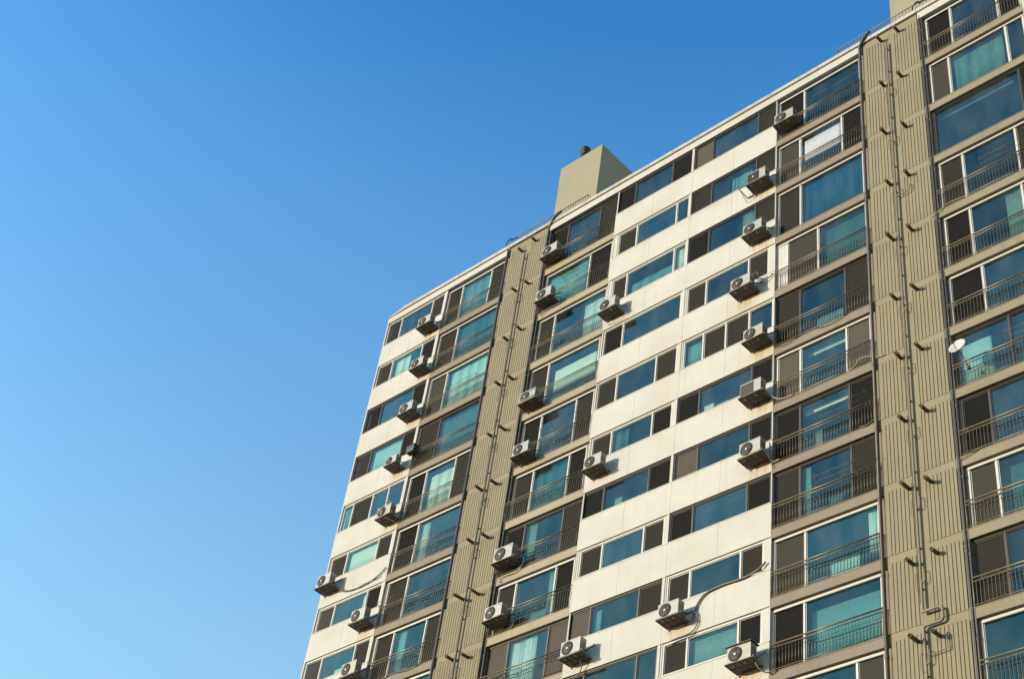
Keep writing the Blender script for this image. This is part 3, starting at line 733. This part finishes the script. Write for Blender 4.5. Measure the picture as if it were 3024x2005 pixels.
def hose_pts(root, pts, r, mat, nm='refrigerant_hose'):
    """pts in world coordinates"""
    L = root.location; s = root.scale
    loc = [((p[0]-L.x)/s.x, (p[1]-L.y)/s.y, (p[2]-L.z)/s.z) for p in pts]
    return MB().tube(smooth(loc, 5), r, 6).build(nm, mat, root)
ac(1, 'far left white wall', -20.35, -19.38, 49.38, hose='black', text=True)
ac(2, 'far left white wall', -20.15, -19.25, 46.62, scale=.95, hose='black')
ac(3, 'far left white wall', -20.27, -19.27, 43.93, logo=True, hose='black')
ac(4, 'far left white wall', -20.40, -19.60, 41.09, scale=.80, hose='white', desc='small white')
a5 = ac(5, 'far left white wall', -20.16, -19.20, 38.15, hose='grey')
a6 = ac(6, 'outer corner of far left wall', -23.32, -22.32, 35.73, hose='black')
a7 = ac(7, 'far left white wall', -20.33, -19.37, 33.0, hose='black')
ac(8, 'far left white wall', -20.17, -19.2, 30.5, hose='black')
c1 = ac(1, 'balcony right of left pier', -12.37, -11.35, 49.38, scale=1.08, hose='black', desc='large pale')
c2 = ac(2, 'balcony right of left pier', -12.26, -11.3, 46.6, hose='black')
d13 = ac(3, 'left end of central white wall', -8.35, -7.40, 43.8, scale=1.04, hose='grey')
def bars(root, cs):
    mb = MB()
    for z in (.06, .12, .5): mb.tube([(-.47, .0, z), (.47, .0, z)], .012, 5)
    for x in (-.47, .47): mb.tube([(x, 0, 0), (x, 0, .5)], .01, 5)
    mb.build('guard_rail', 'hose_white', root)
ac(4, 'balcony right of left pier', -12.3, -11.3, 40.8, hose='black', extra=bars, desc='white barred', text=True)
ac(5, 'balcony right of left pier', -12.2, -11.24, 38.0, hose='black', text=True)
d16 = ac(6, 'left end of central white wall', -8.17, -7.2, 35.63, hose='white')
c7 = ac(7, 'balcony right of left pier', -12.25, -11.3, 33.0, scale=1.1, logo=True, hose='black')
c8 = ac(8, 'balcony right of left pier', -12.3, -11.35, 30.48, scale=1.02, logo=True, hose='black')
d19 = ac(9, 'left end of central white wall', -8.21, -7.22, 27.73, scale=1.05, text=True, hose='black')
d29 = ac(9, 'middle of central white wall', -4.04, -3.08, 27.84, text=True, hose='black')
e1 = ac(1, 'balcony left of right pier', .26, 1.21, 49.42, hose='black', scale=1.05)
d22 = ac(2, 'right end of central white wall', -1.0, -.08, 46.7, round_fan=False, logo=True, hose='black', wide=.32, desc='square-grilled white')
ac(3, 'right end of central white wall', -1.14, -.18, 43.85, text=True, hose='black')
d24 = ac(4, 'right end of central white wall', -1.6, -.68, 41.18, hose='black', text=False)
def blade(root, cs):
    b = MB().tube([(-.16, .012, .20), (-.13, .010, .30), (-.08, .012, .44)], .03, 4).build('broken_blade', 'hub_white', root)
ac(5, 'right end of central white wall', -.97, -.03, 38.28, casing='ac_casing', hose='black', extra=blade, desc='weathered white')
d26 = ac(6, 'right end of central white wall', -.98, -.1, 35.71, round_fan=None, hose=None, desc='flat-fronted grey and white')
d27 = ac(7, 'right end of central white wall', -.97, -.03, 33.05, hose='white')
def cover(root, cs): MB().box(-.47, .47, -.03, .4, .586, .612).build('top_cover', 'ac_dark', root)
dx = ac(10, 'right end of central white wall', -1.15, -.24, 25.34, hose='grey', extra=cover, desc='black-topped white')
# long hoses
hose_pts(d29, [(-3.2, -.3, 27.85), (-2.95, -.12, 27.75), (-2.85, -.06, 28.2), (-2.5, -.05, 28.62), (-1.8, -.05, 28.72), (-1.0, -.05, 28.70), (-.45, -.05, 28.80), (-.15, -.04, 29.0)], .034, 'hose_grey')
hose_pts(d29, [(-3.1, -.3, 27.9), (-2.8, -.1, 28.0), (-2.75, -.06, 27.6), (-3.0, -.06, 27.35), (-3.6, -.06, 27.32), (-3.95, -.05, 27.28)], .022, 'hose_grey')
hose_pts(a6, [(-22.35, -.3, 35.8), (-22.1, -.06, 35.55), (-21.6, -.05, 35.38), (-20.9, -.05, 35.30), (-20.3, -.05, 35.34), (-19.7, -.05, 35.5), (-19.35, -.04, 35.75)], .025, 'hose_grey')
hose_pts(a6, [(-22.2, -.1, 35.6), (-21.4, -.05, 35.32), (-20.6, -.05, 35.36), (-20.0, -.05, 35.36), (-19.6, -.05, 35.4)], .014, 'cable_black')
hose_pts(d26, [(-.22, -.45, 36.1), (-.12, -.4, 36.2), (-.1, -.3, 35.9), (.15, -.12, 35.55), (.45, -.05, 35.42), (.9, -.05, 35.40)], .028, 'hose_white')
hose_pts(d27, [(-.05, -.1, 33.7), (0.02, -.06, 33.3), (.0, -.06, 33.0), (.1, -.05, 32.85), (.35, -.05, 32.84)], .024, 'hose_white')
hose_pts(d27, [(-.05, -.08, 33.6), (-.06, -.06, 33.2), (-.05, -.05, 32.95), (.03, -.05, 32.75), (.05, -.05, 32.6)], .014, 'hose_grey')
hose_pts(dx, [(-.32, -.5, 25.75), (-.28, -.45, 25.5), (-.15, -.3, 25.1), (.05, -.12, 24.98), (.3, -.06, 25.05)], .024, 'hose_grey')
hose_pts(d13, [(-7.45, -.3, 43.9), (-7.25, -.2, 43.95), (-7.2, -.1, 43.6), (-7.45, -.06, 43.42), (-7.9, -.06, 43.45), (-8.2, -.04, 43.5)], .013, 'hose_white')
hose_pts(d19, [(-7.5, -.3, 27.7), (-7.55, -.1, 27.4), (-7.9, -.06, 27.1), (-8.2, -.05, 27.0), (-8.25, -.04, 26.9)], .02, 'hose_grey')
hose_pts(c7, [(-11.35, -.25, 33.1), (-11.15, -.15, 33.2), (-11.1, -.1, 32.9), (-11.5, -.06, 32.7), (-12.1, -.05, 32.72), (-12.35, -.05, 32.6), (-12.2, -.05, 32.52)], .02, 'hose_white')
hose_pts(c8, [(-11.35, -.25, 30.6), (-11.2, -.12, 30.7), (-11.15, -.08, 30.35), (-11.3, -.05, 30.2)], .02, 'hose_grey')
hose_pts(c2, [(-11.3, -.25, 46.7), (-11.1, -.15, 46.6), (-11.3, -.08, 46.42), (-11.9, -.06, 46.45), (-12.2, -.05, 46.35), (-12.3, -.05, 46.2)], .02, 'hose_grey')
hose_pts(d24, [(-.75, -.4, 41.5), (-.9, -.4, 41.9), (-.7, -.3, 41.75), (-.5, -.2, 41.55), (-.2, -.08, 41.55), (-.05, -.04, 41.72)], .022, 'cable_black')
hose_pts(d24, [(-.75, -.35, 41.45), (-.85, -.35, 41.75), (-.55, -.3, 41.85), (-.6, -.25, 41.5), (-.35, -.12, 41.45)], .016, 'hose_grey')
hose_pts(a5, [(-19.35, -.35, 38.75), (-19.6, -.5, 38.95), (-19.75, -.62, 38.6), (-19.7, -.62, 38.2), (-19.3, -.2, 37.95), (-19.15, -.06, 37.95)], .012, 'hose_white')

# ------------------------------------------------------------------ cables on the slabs
def cable(k, words, pts, r, mat, col):
    o = MB().tube(smooth(pts, 6), r, 6).build('cable', mat)
    tag(o, f'{col} cable along slab edge, {floor_words(k)}, {words}', 'cable', 'cables on the slab edges')
cable(5, WE, [(.1, -.03, 37.95), (.6, -.03, 37.86), (1.1, -.03, 37.99), (1.7, -.03, 38.0), (2.2, -.03, 37.86), (2.7, -.03, 37.88), (3.2, -.03, 38.02), (3.6, -.03, 38.0), (3.95, -.03, 38.04)], .012, 'cable_black', 'black sagging')
cable(6, WE, [(.9, -.03, 35.40), (1.6, -.035, 35.42), (2.3, -.03, 35.44), (2.9, -.03, 35.42), (3.3, -.06, 35.44), (3.5, -.12, 35.58), (3.8, -.12, 35.56), (4.2, -.04, 35.42), (4.4, -.03, 35.40)], .016, 'hose_white', 'white')
cable(4, WF, [(6.4, -.03, 40.62), (6.7, -.05, 40.66), (7.1, -.05, 40.88), (7.8, -.04, 40.84), (8.6, -.04, 40.86), (9.6, -.04, 40.84)], .014, 'hose_white', 'white')
cable(8, WF, [(6.65, -.03, 30.05), (7.0, -.04, 30.12), (7.5, -.04, 30.24), (8.3, -.04, 30.22), (9.4, -.04, 30.25)], .014, 'hose_grey', 'grey')
cable(8, WB_, [(-19.1, -.03, 30.2), (-18.4, -.03, 30.1), (-17.6, -.03, 30.22), (-16.7, -.03, 30.12), (-15.9, -.03, 30.22), (-15.4, -.03, 30.24)], .012, 'cable_black', 'black')
cable(7, WE, [(3.4, -.04, 32.84), (3.6, -.05, 32.78), (3.85, -.05, 32.86), (4.05, -.04, 32.92)], .016, 'hose_grey', 'short grey')
for x0, s in ((XP0-.3, 1), (XQ1-.1, 1)):
    pts = [(x0, -.1, 52.45), (x0+.1, -.16, 52.6), (x0+.25, -.12, 52.78), (x0+.38, -.05, 52.72), (x0+.3, -.14, 52.62), (x0+.5, -.1, 52.66), (x0+.62, 0, 52.75)]
    o = MB().tube(smooth(pts, 5), .028, 6).build('roof_cable', 'cable_black')
    tag(o, 'coiled dark cable on the roof edge above the %s ribbed pier' % ('left' if x0 < 0 else 'right'), 'cable')

# ------------------------------------------------------------------ clothes racks on railings
def rack(k, words, x0, x1, n, out=.35, up=.18):
    z = ZB[k]+1.19; mb = MB()
    for i in range(n):
        x = x0+(x1-x0)*i/(n-1)
        mb.tube(smooth([(x, -.04, z-.12), (x, -.05, z), (x, -.09, z+.02), (x, -out, z+up), (x, -out-.03, z+up+.05)], 4), .009, 5)
    mb.tube([(x0-.1, -out, z+up), (x1+.1, -out, z+up)], .008, 5); mb.tube([(x0-.1, -out*.55, z+up*.5), (x1+.1, -out*.55, z+up*.5)], .008, 5)
    o = mb.build('clothes_rack', 'bracket_steel')
    tag(o, f'thin metal clothes rack, {floor_words(k)}, {words}', 'clothes rack', 'clothes racks on the railings')
rack(1, WC, -10.9, -8.9, 3); rack(2, WC, -10.9, -9.0, 4); rack(3, WC, -12.1, -11.0, 3, .25); rack(5, WC, -11.0, -9.1, 4); rack(7, WE, 1.9, 3.8, 4); rack(8, WE, 1.9, 3.9, 4)
rack(4, WF, 8.6, 10.4, 3); rack(7, WF, 8.7, 10.4, 3); rack(7, WB_, -19.2, -17.7, 3, .2); rack(3, WB_, -17.6, -15.8, 2, .2, .05)

# ------------------------------------------------------------------ satellite dish
ds = empty('satellite_dish', (7.25, -.1, 33.55))
tag(ds, 'small white satellite dish clamped to the railing right of the right pier', 'satellite dish')
mb = MB(); aim = Vector((-.05, -.97, .25)).normalized()
prof = [(0, 0), (.08, .006), (.16, .024), (.24, .054), (.29, .08), (.292, .086), (.24, .062), (.16, .032), (.08, .014), (0, .008)]
mb.lathe(prof, aim, (-.0, -.42, .32), 24)
mb.build('reflector', 'dish_white', ds)
MB().tube(smooth([(-.02, -.40, .26), (.02, -.34, .12), (.05, -.2, -.02), (.05, -.02, -.2)], 4), .016, 6).box(.02, .08, -.05, .08, -.26, -.14).build('mast', 'bracket_steel', ds)
a = Vector((0, -.42, .32)); MB().tube([a+Vector((.0, .0, -.29)), a+aim*.3+Vector((0, 0, -.1))], .010, 5).lathe([(0, 0), (.03, 0), (.03, .08), (0, .08)], aim, a+aim*.28+Vector((0, 0, -.1)), 8).build('feed_arm', 'cable_black', ds)

ub = MB().box(-19.34, -18.86, -.34, -.06, 41.55, 41.88).box(-19.37, -18.83, -.37, -.05, 41.88, 41.91).build('utility_box', 'ac_dark', bevel=.02)
tag(ub, 'dark box fixed to the wall corner, fourth floor, left of the left pier', 'utility box')
# hold everything that hangs inside the tagged building
print('objects', len(bpy.data.objects), 'single balusters', single)
